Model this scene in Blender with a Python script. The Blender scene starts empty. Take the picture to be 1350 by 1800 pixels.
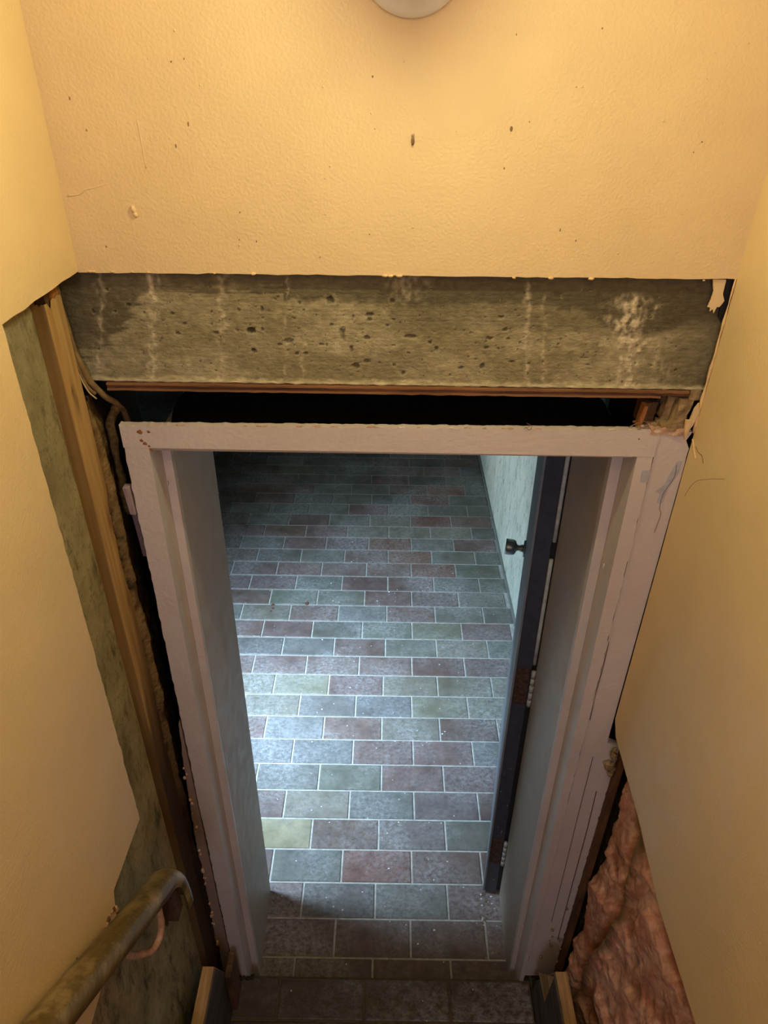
import bpy, bmesh, math, random
from mathutils import Vector, Matrix, noise

random.seed(7)
SC = bpy.context.scene
COL = SC.collection

# ------------------------------------------------------------------ camera
def make_camera():
    f, W, H = 1255.0, 1350.0, 1800.0
    pitch, roll = math.radians(33.2), math.radians(0.85)
    fw = Vector((0, math.cos(pitch), -math.sin(pitch)))
    r0 = fw.cross(Vector((0, 0, 1))).normalized(); u0 = r0.cross(fw)
    r = math.cos(roll)*r0 + math.sin(roll)*u0
    u = -math.sin(roll)*r0 + math.cos(roll)*u0
    cd = bpy.data.cameras.new('camera'); cam = bpy.data.objects.new('camera', cd)
    cd.sensor_fit = 'VERTICAL'; cd.sensor_height = 24.0; cd.lens = f/H*24.0
    cd.clip_start = 0.02
    m = Matrix((r, u, -fw)).transposed().to_4x4(); m.translation = Vector((0, -1.104, 2.66))
    cam.matrix_world = m; COL.objects.link(cam); SC.camera = cam
make_camera()

# ------------------------------------------------------------------ world, lamps, exposure
w = bpy.data.worlds.new('world'); SC.world = w; w.use_nodes = True
w.node_tree.nodes['Background'].inputs[0].default_value = (0.5, 0.6, 0.8, 1)
w.node_tree.nodes['Background'].inputs[1].default_value = 0.02
SC.view_settings.view_transform = 'Standard'; SC.view_settings.look = 'None'
SC.view_settings.exposure = 0.0; SC.view_settings.gamma = 1.0
SC.view_settings.use_curve_mapping = False

def area(name, loc, target, sx, sy, power, color, spread=180):
    l = bpy.data.lights.new(name, 'AREA'); l.shape = 'RECTANGLE'; l.size = sx; l.size_y = sy
    l.energy = power; l.color = color; l.spread = math.radians(spread)
    o = bpy.data.objects.new(name, l); o.location = loc
    o.rotation_euler = (Vector(target)-Vector(loc)).to_track_quat('-Z', 'Y').to_euler()
    COL.objects.link(o); return o
# cool light from the far room's unseen left, set at an added window
area('unseen_room_left_light', (-1.30, 0.54, 1.92), (-0.45, 1.22, 0.0), 0.22, 0.55, 38, (0.54, 0.77, 1.0), 66)
# fill light added to wash the mint wall, with an added window behind it
area('added_mint_wall_fill', (-2.62, 2.95, 0.95), (0.7, 2.7, 0.95), 0.9, 0.6, 11, (0.74, 0.90, 1.0), 60)
# daylight coming down the stairs from the floor above
area('stair_top_daylight', (0.0, -3.0, 3.0), (0, 0, 2.0), 0.8, 0.9, 14.0, (0.78, 0.78, 1.0))
# unseen warm fill added over the upper stairs to soften the contrast
area('upper_stair_fill', (0.0, -1.5, 3.56), (0, -1.2, 0), 0.5, 0.5, 5.0, (1.0, 0.84, 0.52))
BULB_POWER = 325.0

# ------------------------------------------------------------------ helpers
def srgb(r, g, b):
    f = lambda c: (c/255/12.92) if c/255 <= 0.04045 else ((c/255+0.055)/1.055)**2.4
    return (f(r), f(g), f(b), 1)

def tag(o, label=None, cat=None, group=None, kind=None):
    if label: o['label'] = label
    if cat: o['category'] = cat
    if group: o['group'] = group
    if kind: o['kind'] = kind
    return o

def link(name, me, mat=None, parent=None, smooth=False):
    o = bpy.data.objects.new(name, me)
    if mat and not me.materials: me.materials.append(mat)
    if smooth:
        for p in me.polygons: p.use_smooth = True
    COL.objects.link(o)
    if parent: o.parent = parent
    return o

def empty(name, label, cat, group=None, kind=None, loc=(0, 0, 0)):
    o = bpy.data.objects.new(name, None); o.location = loc; o.empty_display_size = .05
    COL.objects.link(o); return tag(o, label, cat, group, kind)

def bm_obj(name, bm, mat, parent=None, smooth=False, bevel=0):
    me = bpy.data.meshes.new(name); bm.normal_update(); bm.to_mesh(me); bm.free()
    o = link(name, me, mat, parent, smooth)
    if bevel:
        b = o.modifiers.new('bevel', 'BEVEL'); b.width = bevel; b.segments = 2; b.limit_method = 'ANGLE'
    return o

def add_box(bm, x0, x1, y0, y1, z0, z1):
    v = [bm.verts.new(p) for p in ((x0,y0,z0),(x1,y0,z0),(x1,y1,z0),(x0,y1,z0),(x0,y0,z1),(x1,y0,z1),(x1,y1,z1),(x0,y1,z1))]
    for q in ((0,3,2,1),(4,5,6,7),(0,1,5,4),(1,2,6,5),(2,3,7,6),(3,0,4,7)): bm.faces.new([v[i] for i in q])
    return v

def box(name, x0, x1, y0, y1, z0, z1, mat, parent=None, bevel=0):
    bm = bmesh.new(); add_box(bm, x0, x1, y0, y1, z0, z1); return bm_obj(name, bm, mat, parent, bevel=bevel)

def hexa(name, bot, top, zb, zt, mat, parent=None, bevel=0):
    """a post with its own rectangle at the foot and at the head: (x0, x1, y0, y1)"""
    bm = bmesh.new(); v = []
    for (x0, x1, y0, y1), z in ((bot, zb), (top, zt)):
        v += [bm.verts.new(p) for p in ((x0,y0,z),(x1,y0,z),(x1,y1,z),(x0,y1,z))]
    for q in ((0,3,2,1),(4,5,6,7),(0,1,5,4),(1,2,6,5),(2,3,7,6),(3,0,4,7)): bm.faces.new([v[i] for i in q])
    return bm_obj(name, bm, mat, parent, bevel=bevel)

def prism(name, pts, axis, a0, a1, mat, parent=None, bevel=0):
    """outline (two remaining axes in order) extruded along axis from a0 to a1"""
    bm = bmesh.new(); r = [[], []]
    for k, a in enumerate((a0, a1)):
        for p in pts:
            c = [p[0], p[1]]; c.insert(axis, a); r[k].append(bm.verts.new(c))
    n = len(pts)
    bm.faces.new(r[0]); bm.faces.new(r[1][::-1])
    for i in range(n): bm.faces.new((r[0][i], r[1][i], r[1][(i+1) % n], r[0][(i+1) % n]))
    bmesh.ops.recalc_face_normals(bm, faces=bm.faces)
    return bm_obj(name, bm, mat, parent, bevel=bevel)

def jag(pts, step, amp, closed=False, ax=None):
    """subdivide a polyline and roughen it like torn board"""
    out = []
    n = len(pts) if closed else len(pts)-1
    for i in range(n):
        a, b = Vector(pts[i]), Vector(pts[(i+1) % len(pts)])
        m = max(1, int((b-a).length/step)); d = (b-a).normalized(); nn = Vector((-d.y, d.x))
        for k in range(m):
            p = a+(b-a)*(k/m)
            if k: p = p+nn*(noise.noise(Vector((p.x*40, p.y*40, 3.1)))*amp+random.uniform(-.4, .4)*amp)
            out.append((p.x, p.y))
    if not closed: out.append(tuple(pts[-1]))
    return out

def catmull(pts, n=8):
    P = [Vector(p) for p in pts]; P = [2*P[0]-P[1]]+P+[2*P[-1]-P[-2]]; out = []
    for i in range(1, len(P)-2):
        for k in range(n):
            t = k/n; a, b, c, d = P[i-1], P[i], P[i+1], P[i+2]
            out.append(0.5*((2*b)+(c-a)*t+(2*a-5*b+4*c-d)*t*t+(3*b-a-3*c+d)*t**3))
    out.append(P[-2]); return out

def add_sweep(bm, path, prof, ref=Vector((1, 0, 0)), cap=True, scale=None):
    rings = []
    for i, p in enumerate(path):
        t = (path[min(i+1, len(path)-1)]-path[max(i-1, 0)]).normalized()
        s = (ref-t*ref.dot(t)).normalized(); u = s.cross(t)
        k = scale(i/(len(path)-1)) if scale else 1
        rings.append([bm.verts.new(p+s*(a*k)+u*(b*k)) for a, b in prof])
    n = len(prof)
    for i in range(len(rings)-1):
        for j in range(n): bm.faces.new((rings[i][j], rings[i][(j+1) % n], rings[i+1][(j+1) % n], rings[i+1][j]))
    if cap: bm.faces.new(rings[0][::-1]); bm.faces.new(rings[-1])

def circ(r, n=12, ry=None):
    return [(r*math.cos(2*math.pi*i/n), (ry or r)*math.sin(2*math.pi*i/n)) for i in range(n)]

def tube(name, pts, r, mat, parent=None, n=8, seg=12, ref=Vector((1, 0, 0)), scale=None, bump=0):
    bm = bmesh.new(); add_sweep(bm, catmull(pts, n), circ(r, seg), ref, True, scale)
    if bump:
        for v in bm.verts: v.co += noise.noise_vector(v.co*60)*bump
    bmesh.ops.recalc_face_normals(bm, faces=bm.faces)
    return bm_obj(name, bm, mat, parent, smooth=True)

def lathe(name, prof, c, axis, mat, parent=None, n=40):
    """profile of (radius, distance along axis) turned round axis through c"""
    bm = bmesh.new(); ax = Vector(axis).normalized()
    a = ax.orthogonal().normalized(); b = ax.cross(a); rings = []
    for r, d in prof:
        rings.append([bm.verts.new(Vector(c)+ax*d+(a*math.cos(2*math.pi*i/n)+b*math.sin(2*math.pi*i/n))*max(r, 1e-5)) for i in range(n)])
    for i in range(len(rings)-1):
        for j in range(n): bm.faces.new((rings[i][j], rings[i][(j+1) % n], rings[i+1][(j+1) % n], rings[i+1][j]))
    bmesh.ops.remove_doubles(bm, verts=bm.verts, dist=1e-5)
    bmesh.ops.recalc_face_normals(bm, faces=bm.faces)
    return bm_obj(name, bm, mat, parent, smooth=True)

def grid(name, nu, nv, fn, mat, parent=None, back=None):
    """displaced sheet; fn(u, v) -> (x, y, z), (r, g, b). back = offset vector closing it into a slab"""
    vs, cs, fs = [], [], []
    for j in range(nv+1):
        for i in range(nu+1):
            p, c = fn(i/nu, j/nv); vs.append(p); cs.append(c)
    W = nu+1
    for j in range(nv):
        for i in range(nu): fs.append((j*W+i, j*W+i+1, (j+1)*W+i+1, (j+1)*W+i))
    if back:
        rim = [i for i in range(nu+1)]+[j*W+nu for j in range(1, nv+1)]+[nv*W+i for i in range(nu-1, -1, -1)]+[j*W for j in range(nv-1, 0, -1)]
        o = len(vs)
        for k in rim: vs.append(tuple(a+b for a, b in zip(vs[k], back))); cs.append(cs[k])
        m = len(rim)
        for k in range(m): fs.append((rim[k], o+k, o+(k+1) % m, rim[(k+1) % m]))
        fs.append(tuple(o+k for k in range(m)))
    me = bpy.data.meshes.new(name); me.from_pydata(vs, [], fs); me.update()
    at = me.color_attributes.new('Tint', 'FLOAT_COLOR', 'POINT')
    at.data.foreach_set('color', [x for c in cs for x in (c[0], c[1], c[2], 1.0)])
    bm = bmesh.new(); bm.from_mesh(me); bmesh.ops.recalc_face_normals(bm, faces=bm.faces); bm.to_mesh(me); bm.free()
    o = link(name, me, mat, parent)
    for i, p in enumerate(me.polygons): p.use_smooth = i < nu*nv
    return o

def fbm(x, y, z, o=4):
    return noise.fractal(Vector((x, y, z)), 1.0, 2.1, o)
def sstep(a, b, x):
    t = min(1, max(0, (x-a)/(b-a))); return t*t*(3-2*t)
def mix3(a, b, t): return tuple(a[i]*(1-t)+b[i]*t for i in range(3))

def blob(bm, c, r, seed, sq=(1, 1, 1), sub=1):
    s = bmesh.ops.create_icosphere(bm, subdivisions=sub, radius=1)
    for v in s['verts']:
        k = 1+0.5*noise.noise(v.co*1.7+Vector((seed, seed*.7, 0)))
        v.co = Vector(c)+Vector((v.co.x*sq[0], v.co.y*sq[1], v.co.z*sq[2]))*r*k

# ------------------------------------------------------------------ materials
class N:
    def __init__(s, name):
        s.m = bpy.data.materials.new(name); s.m.use_nodes = True; s.t = s.m.node_tree; s.p = s.t.nodes['Principled BSDF']
        s.geo = s.t.nodes.new('ShaderNodeNewGeometry')
    def new(s, ty, **k):
        n = s.t.nodes.new(ty)
        for a, b in k.items(): setattr(n, a, b)
        return n
    def L(s, a, b): s.t.links.new(a, b)
    def pos(s, sc=(1, 1, 1)):
        m = s.new('ShaderNodeMapping'); m.inputs['Scale'].default_value = sc; s.L(s.geo.outputs['Position'], m.inputs[0]); return m.outputs[0]
    def noise(s, scale, detail=5, rough=.55, sc=(1, 1, 1), dist=0):
        n = s.new('ShaderNodeTexNoise'); n.inputs['Scale'].default_value = scale; n.inputs['Detail'].default_value = detail
        n.inputs['Roughness'].default_value = rough; n.inputs['Distortion'].default_value = dist
        s.L(s.pos(sc), n.inputs['Vector']); return n.outputs['Fac']
    def ramp(s, f, stops):
        r = s.new('ShaderNodeValToRGB'); e = r.color_ramp.elements
        while len(e) < len(stops): e.new(.5)
        for k, (p, c) in enumerate(stops):
            e[k].position = p; e[k].color = c if not isinstance(c, (int, float)) else (c, c, c, 1)
        s.L(f, r.inputs[0]); return r.outputs[0]
    def mix(s, f, a, b, mode='MIX'):
        n = s.new('ShaderNodeMix', data_type='RGBA', blend_type=mode)
        for i, v in ((0, f), (6, a), (7, b)):
            if isinstance(v, (int, float)): n.inputs[i].default_value = v
            elif isinstance(v, tuple): n.inputs[i].default_value = v
            else: s.L(v, n.inputs[i])
        return n.outputs[2]
    def math(s, op, a, b=0):
        n = s.new('ShaderNodeMath', operation=op)
        for i, v in ((0, a), (1, b)):
            if isinstance(v, (int, float)): n.inputs[i].default_value = v
            else: s.L(v, n.inputs[i])
        return n.outputs[0]
    def bump(s, h, strength, dist=.01, prev=None):
        n = s.new('ShaderNodeBump'); n.inputs['Strength'].default_value = strength; n.inputs['Distance'].default_value = dist
        s.L(h, n.inputs['Height'])
        if prev: s.L(prev, n.inputs['Normal'])
        return n.outputs[0]
    def done(s, color, rough, normal=None, spec=None, metal=None):
        p = s.p.inputs
        for k, v in (('Base Color', color), ('Roughness', rough), ('Normal', normal), ('Specular IOR Level', spec), ('Metallic', metal)):
            if v is None: continue
            if isinstance(v, (int, float, tuple)): p[k].default_value = v
            else: s.L(v, p[k])
        return s.m

def m_paint(name, base, rough=.42, speck=True, bscale=210, bstr=.45, dirt=.12, spec=.5, dirtcol=(140, 105, 75)):
    n = N(name)
    c = n.mix(n.ramp(n.noise(3.0, 6, .6), [(.35, 0.0), (.75, dirt)]), base, srgb(*dirtcol))
    v = tuple(min(1, x*1.10) for x in base[:3])+(1,)
    c = n.mix(n.ramp(n.noise(9, 4), [(.4, 0.0), (.8, .5)]), c, v)
    if speck:
        vo = n.new('ShaderNodeTexVoronoi'); vo.inputs['Scale'].default_value = 17; n.L(n.pos((1, 1, .6)), vo.inputs['Vector'])
        sp = n.math('LESS_THAN', vo.outputs['Distance'], .035)
        sel = n.math('GREATER_THAN', n.noise(13, 2), .53)
        c = n.mix(n.math('MULTIPLY', n.math('MULTIPLY', sp, sel), .8), c, srgb(70, 45, 25))
    b = n.bump(n.noise(bscale, 3, .5), bstr, .002)
    b = n.bump(n.noise(14, 4, .5), .12, .012, b)
    return n.done(c, n.ramp(n.noise(20, 3), [(.3, rough-.06), (.7, rough+.1)]), b, spec)

def m_attr(name, rough=.8, nscale=60, var=.35, bstr=.5, bdist=.004, bscale=120, spec=.3, stretch=(1, 1, 1)):
    n = N(name)
    a = n.new('ShaderNodeAttribute', attribute_name='Tint')
    f = n.ramp(n.noise(nscale, 8, .65, stretch), [(.25, 1-var), (.75, 1+var*.7)])
    c = n.mix(1.0, a.outputs['Color'], f, 'MULTIPLY')
    b = n.bump(n.noise(bscale, 6, .6, stretch), bstr, bdist)
    return n.done(c, rough, b, spec)

def m_wood(name, c1, c2, axis=2, rough=.65, sc=30, stain=None, stainamt=.6):
    n = N(name); s = [1, 1, 1]; s[axis] = .06
    f = n.noise(sc*3, 6, .6, tuple(s), 1.2)
    c = n.mix(n.ramp(f, [(.3, 0.0), (.7, 1.0)]), c1, c2)
    if stain:
        s2 = [1, 1, 1]; s2[axis] = .3
        c = n.mix(n.ramp(n.noise(16, 7, .65, tuple(s2)), [(.45, 0.0), (.62, stainamt)]), c, stain)
    return n.done(c, rough, n.bump(f, .3, .002), .3)

def m_plain(name, c, rough=.5, metal=0, var=.25, scale=50, bstr=.15, spec=.5):
    n = N(name)
    k = n.mix(1.0, c, n.ramp(n.noise(scale, 5), [(.3, 1-var), (.7, 1+var*.5)]), 'MULTIPLY')
    return n.done(k, rough, n.bump(n.noise(scale*4, 3), bstr, .002), spec, metal)

PEACH = srgb(222, 194, 146)
M = {}
M['drywall'] = m_paint('peach_wall_paint', PEACH, .46)
M['frame'] = m_paint('pink_gloss_trim_paint', srgb(206, 194, 190), .36, False, 110, .55, .18, .5)
M['jamb'] = m_paint('beige_jamb_paint', srgb(182, 167, 150), .42, False, 90, .12, .10)
M['splinterpaint'] = m_paint('dirty_mauve_casing_paint', srgb(150, 126, 116), .6, False, 60, .4, .3, .4)
M['paper'] = m_plain('torn_plaster_edge', srgb(225, 190, 140), .8, 0, .2)
M['concrete_beam'] = m_attr('board_marked_concrete', .88, 130, .34, .8, .003, 260, .25, (.6, 1, 1))
M['concrete_wall'] = None
M['attr_rough'] = m_attr('dirty_cavity_matter', .95, 90, .45, .8, .006, 140, .15)
M['insul'] = m_attr('pink_fibre', .95, 50, .30, .9, .006, 90, .1, (1, .5, .5))

def m_concrete_wall():
    n = N('smeared_grey_cement')
    c = n.mix(n.ramp(n.noise(7, 8, .65), [(.3, 0.0), (.7, 1.0)]), srgb(128, 118, 90), srgb(186, 174, 140))
    c = n.mix(n.ramp(n.noise(70, 8, .8), [(.52, 0.0), (.62, .5)]), c, srgb(92, 84, 62))
    c = n.mix(n.ramp(n.noise(22, 8, .7, (1, 1, .35)), [(.51, 0.0), (.66, .85)]), c, srgb(66, 62, 44))
    b = n.bump(n.noise(160, 5, .7), .5, .003)
    return n.done(c, .85, n.bump(n.noise(14, 5), .4, .01, b), .3)
M['concrete_wall'] = m_concrete_wall()
M['block'] = m_plain('old_masonry', srgb(92, 84, 66), .9, 0, .4, 30, .5, .2)
M['white_block'] = m_plain('room_plaster_grey', srgb(120, 125, 118), .85, 0, .2, 12, .3, .3)

def m_mint():
    n = N('mint_stained_plaster')
    c = n.mix(n.ramp(n.noise(5, 8, .7, (1, 1, .35)), [(.35, 0.0), (.7, 1.0)]), srgb(204, 208, 196), srgb(172, 184, 172))
    c = n.mix(n.ramp(n.noise(36, 8, .75, (1, 1, .35)), [(.53, 0.0), (.66, .9)]), c, srgb(92, 106, 100))
    c = n.mix(n.ramp(n.noise(6, 6, .7, (1, 1, .8)), [(.62, 0.0), (.70, .5)]), c, srgb(140, 120, 80))
    return n.done(c, .7, n.bump(n.noise(60, 5, .7), .4, .004), .3)
M['mint'] = m_mint()

def m_tile(dust=True, name='glazed_clay_tile'):
    n = N(name)
    oi = n.new('ShaderNodeObjectInfo')
    c = n.mix(1.0, oi.outputs['Color'], n.ramp(n.noise(16, 6, .65), [(.3, .72), (.72, 1.25)]), 'MULTIPLY')
    # dusty lime bloom: cloudy patches, brushed streaks and small splashes
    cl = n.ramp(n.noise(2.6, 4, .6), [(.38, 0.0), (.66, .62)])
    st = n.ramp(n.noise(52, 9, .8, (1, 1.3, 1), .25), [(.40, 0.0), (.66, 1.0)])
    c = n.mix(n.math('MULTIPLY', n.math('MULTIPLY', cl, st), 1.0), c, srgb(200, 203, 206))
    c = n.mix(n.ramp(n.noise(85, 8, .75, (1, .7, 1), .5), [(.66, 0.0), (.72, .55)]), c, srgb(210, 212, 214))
    vo = n.new('ShaderNodeTexVoronoi'); vo.inputs['Scale'].default_value = 26; n.L(n.pos(), vo.inputs['Vector'])
    sp = n.math('MULTIPLY', n.math('LESS_THAN', vo.outputs['Distance'], .07), n.math('GREATER_THAN', n.noise(11, 2), .52))
    c = n.mix(n.math('MULTIPLY', sp, .7), c, srgb(225, 225, 225))
    b = n.bump(n.noise(55, 5, .6), .25, .003)
    return n.done(c, n.ramp(n.noise(24, 4), [(.3, .38), (.7, .62)]), b, .45)
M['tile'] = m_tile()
M['grout'] = m_plain('pale_grout', srgb(186, 184, 176), .9, 0, .3, 40, .4, .2)
M['stud'] = m_wood('pine_furring', srgb(196, 140, 72), srgb(168, 112, 52), 2, .7, 30, srgb(60, 40, 22), .75)
M['stud_end'] = m_wood('split_pine_end', srgb(184, 124, 70), srgb(136, 84, 44), 2, .8, 30)
M['ply'] = m_wood('red_brown_plywood_edge', srgb(116, 76, 52), srgb(62, 38, 26), 0, .7, 30, srgb(38, 18, 10), .6)
M['raw'] = m_wood('raw_board_edge', srgb(206, 168, 120), srgb(168, 130, 86), 1, .75, 30, srgb(96, 66, 40), .5)
M['stringer'] = m_wood('grey_stringer_paint', srgb(104, 92, 88), srgb(78, 68, 64), 1, .6, 30, srgb(48, 40, 36), .6)
M['brownboard'] = m_wood('brown_board', srgb(120, 86, 56), srgb(92, 62, 40), 2, .7, 30, srgb(44, 30, 22), .6)
M['darkwood'] = m_wood('dark_brown_wood', srgb(58, 44, 34), srgb(34, 25, 20), 2, .9, 30)
M['violetwood'] = m_wood('violet_grey_shim_paint', srgb(108, 92, 104), srgb(70, 58, 70), 2, .6, 40)
M['black'] = m_plain('black_membrane', srgb(30, 25, 20), .6, 0, .4, 20, .3, .4)
M['doorblack'] = m_plain('black_door_paint', srgb(70, 74, 90), .35, 0, .2, 40, .1, .5)
M['doorgrey'] = m_plain('grey_door_skin', srgb(132, 140, 152), .4, 0, .15, 30, .1, .5)
M['gapblack'] = m_plain('black_gap_fill', srgb(44, 44, 48), .5, 0, .15, 30, .1, .5)
M['rust'] = m_plain('rusty_hinge_plate', srgb(92, 70, 62), .7, .3, .6, 90, .4)
M['chip'] = m_plain('chipped_white_paint', srgb(196, 196, 190), .6, 0, .45, 160, .6)
M['steel'] = m_plain('satin_steel', srgb(178, 182, 182), .36, .75, .12, 60, .05)
M['weather'] = m_plain('grey_weather_strip', srgb(196, 204, 202), .5, 0, .3, 40, .2)
M['rail'] = m_wood('olive_brown_rail_finish', srgb(118, 96, 52), srgb(92, 76, 40), 1, .34, 34, srgb(176, 152, 110), .85)
M['railiron'] = m_plain('rusted_iron', srgb(86, 58, 42), .75, .2, .5, 80, .5)
M['pinkpipe'] = m_plain('painted_bracket', srgb(190, 146, 116), .5, 0, .35, 60, .4)
M['cable'] = m_plain('dusty_cable', srgb(130, 106, 72), .8, 0, .35, 60, .5, .2)
M['conduitdirt'] = m_plain('dirt_caked_conduit', srgb(104, 84, 54), .95, 0, .6, 90, .9, .1)
M['wire'] = m_plain('pale_wire', srgb(190, 176, 140), .5, 0, .2)
M['rubble'] = m_plain('mortar_rubble', srgb(150, 126, 92), .95, 0, .45, 60, .7, .2)
M['crumb'] = m_plain('plaster_crumb', srgb(196, 160, 134), .9, 0, .3, 90, .5, .2)
M['whitebit'] = m_plain('white_debris', srgb(225, 225, 220), .8, 0, .1)
M['rawpatch'] = m_plain('bare_grey_primer', srgb(176, 174, 182), .6, 0, .2, 60, .3)
M['rustspot'] = m_plain('rust_spot', srgb(150, 92, 40), .8, 0, .4, 120, .3)
M['porcelain'] = m_plain('porcelain', srgb(236, 232, 228), .25, 0, .06, 30, .03)
M['stairwood'] = m_wood('stair_tread_wood', srgb(120, 96, 70), srgb(92, 70, 50), 0, .6)
M['ceiling'] = m_paint('cream_ceiling_paint', srgb(222, 196, 160), .6)
def m_emit():
    n = N('lit_bulb_glass'); n.p.inputs['Base Color'].default_value = (1, .9, .7, 1)
    n.p.inputs['Emission Color'].default_value = (1.0, .95, .54, 1)
    n.p.inputs['Emission Strength'].default_value = BULB_POWER; return n.m
M['bulb'] = m_emit()
def m_glass():
    n = N('window_glass'); n.p.inputs['Base Color'].default_value = (.9, .97, 1, 1); n.p.inputs['Roughness'].default_value = .05
    n.p.inputs['Transmission Weight'].default_value = 1; n.p.inputs['IOR'].default_value = 1.02; return n.m
M['glass'] = m_glass()

# ------------------------------------------------------------------ floor of the far room, tile by tile
TW, TH, TD = .270, .1332, .012
ROWS = {-1:(-.286,'RRRR'),0:(-.423,'RRRRR'),1:(-.282,'RgGR'),2:(-.413,'RGrRR'),3:(-.273,'YRPG'),4:(-.397,'RKGPR'),5:(-.535,'BBGRR'),
6:(-.394,'BBRRG'),7:(-.536,'RBRKRK'),8:(-.393,'KBBKK'),9:(-.532,'KKRKKK'),10:(-.656,'RRRRRR'),11:(-.523,'BBRGKG'),12:(-.649,'RRGGKR'),
13:(-.787,'GKRBRGG'),14:(-.645,'RGGRRG'),15:(-.782,'RRGRRGG'),16:(-.912,'RRRRRrG'),17:(-.781,'RGGRrGG'),18:(-.905,'GGRRrGR'),
19:(-.778,'RRRKKKG'),20:(-.904,'GGRGKrR'),21:(-.782,'GGGRGGG'),22:(-.898,'GRGGGrG'),23:(-.776,'RRGGRrG')}
TCOL = {'R':(108,90,83),'r':(114,84,72),'G':(102,101,92),'g':(95,91,84),'K':(116,111,96),'Y':(146,136,112),'B':(106,104,100),'P':(107,97,91),'D':(72,58,48)}
def tile_mesh(name, w, h):
    bm = bmesh.new(); e = .0028
    rings = []
    for (dx, z) in ((0, -TD), (0, -.0022), (e, 0)):
        rings.append([bm.verts.new(p) for p in ((dx, dx, z), (w-dx, dx, z), (w-dx, h-dx, z), (dx, h-dx, z))])
    for a, b in zip(rings, rings[1:]):
        for i in range(4): bm.faces.new((a[i], a[(i+1) % 4], b[(i+1) % 4], b[i]))
    bm.faces.new(rings[-1]); bm.faces.new(rings[0][::-1])
    me = bpy.data.meshes.new(name); bm.to_mesh(me); bm.free(); me.materials.append(M['tile']); return me
XR = .735            # right wall of the room
XL2, YB = -2.7, 5.7  # far-left and back walls of the room
floor = box('floor', XL2, XR, -.02, YB, -.10, -.0045, M['grout'])
tag(floor, 'clay tile floor of the far room seen through the doorway, rust and grey-green tiles in pale grout', 'floor', kind='structure')
mesh_full = tile_mesh('tile', TW-.0075, TH-.0075)
cache = {}
def put_tile(x, y, w, h, colr, parent, z=0.0, name='tile'):
    if abs(w-(TW-.0075)) < 1e-4 and abs(h-(TH-.0075)) < 1e-4: me = mesh_full
    else:
        key = (round(w, 3), round(h, 3))
        if key not in cache: cache[key] = tile_mesh('tile_cut', w, h)
        me = cache[key]
    o = bpy.data.objects.new(name, me); COL.objects.link(o); o.parent = parent
    o.location = (x, y, z+random.uniform(-.0006, .0006)); o.rotation_euler = (random.uniform(-.002, .002), random.uniform(-.002, .002), 0)
    c = TCOL[colr]; k = random.uniform(.88, 1.12); q = srgb(*c)
    o.color = (q[0]*k, q[1]*k*random.uniform(.96, 1.04), q[2]*k*random.uniform(.95, 1.05), 1)
    return o
stuff_bm = bmesh.new()
for k in range(-1, 42):
    y0 = .125+TH*k; y1 = y0+TH
    if k == -1: y0 = .0
    if y1 > YB: break
    if k in ROWS: ph, cs = ROWS[k]
    else: ph, cs = (-.90 if k % 2 == 0 else -.778)+random.uniform(-.01, .01), ''
    j = -8
    while True:
        xa = ph+TW*(j-1); xb = xa+TW; jj = j; j += 1
        if xa > XR-.02: break
        if xb < XL2+.02: continue
        xb2 = min(xb, XR-.004); xa = max(xa, XL2+.003)
        if k < 3 and xb < -.56: continue
        if k < 3 and xa < -.56: xa = -.56
        ch = cs[jj] if 0 <= jj < len(cs) else random.choice('RRGGKg')
        if k <= 29 and xb > -.80:
            if xb2-xa > .03: put_tile(xa+.00375, y0+.00375, xb2-xa-.0075, y1-y0-.0075, ch, floor)
        else:
            if xb2-xa > .03: add_box(stuff_bm, xa+.00375, xb2-.00375, y0+.00375, y1-.00375, -.012, 0)
so = bm_obj('distant_tiles', stuff_bm, M['tile'], floor); so['kind'] = 'stuff'; so.color = (*srgb(96, 84, 76)[:3], 1)

# ------------------------------------------------------------------ landing and stair
LZ = .145
RAWTRI = [(-.052, .31), (-.148, .50), (-.138, .33)]
M['dirtygrout'] = m_plain('dirty_grout', srgb(96, 82, 64), .9, 0, .3, 40, .4, .2)
landing = box('landing', -.448, .489, -.46, -.004, .0, LZ-.0045, M['dirtygrout'])
tag(landing, 'raised brown-tiled landing at the foot of the stairs in front of the door frame', 'landing', kind='structure')
for r, (ya, yb, ph) in enumerate(((-.1245, -.004, -.31), (-.257, -.1245, -.18), (-.39, -.257, -.31))):
    for j in range(-1, 4):
        xa = max(-.449, ph+TW*j); xb = min(.489, ph+TW*(j+1))
        if xb-xa > .03: put_tile(xa+.00375, ya+.00375, xb-xa-.0075, yb-ya-.0075, 'D', landing, LZ)
prism('riser_tile', [(-.004, .01), (.004, .01), (.004, LZ-.012), (-.004, LZ-.012)], 0, -.44, .48, M['dirtygrout'], landing)
st = empty('staircase', 'wooden stair flight rising behind the viewer between the two stringers', 'stairs', kind='structure')
for i in range(8):
    y = -.46-.23*i; z = LZ+.2*(i+1)
    box('tread', -.448, .488, y-.25, y+.02, z-.03, z, M['stairwood'], st, .004)
    box('riser', -.448, .488, y-.015, y, z-.2, z-.03, M['stringer'], st)
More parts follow.
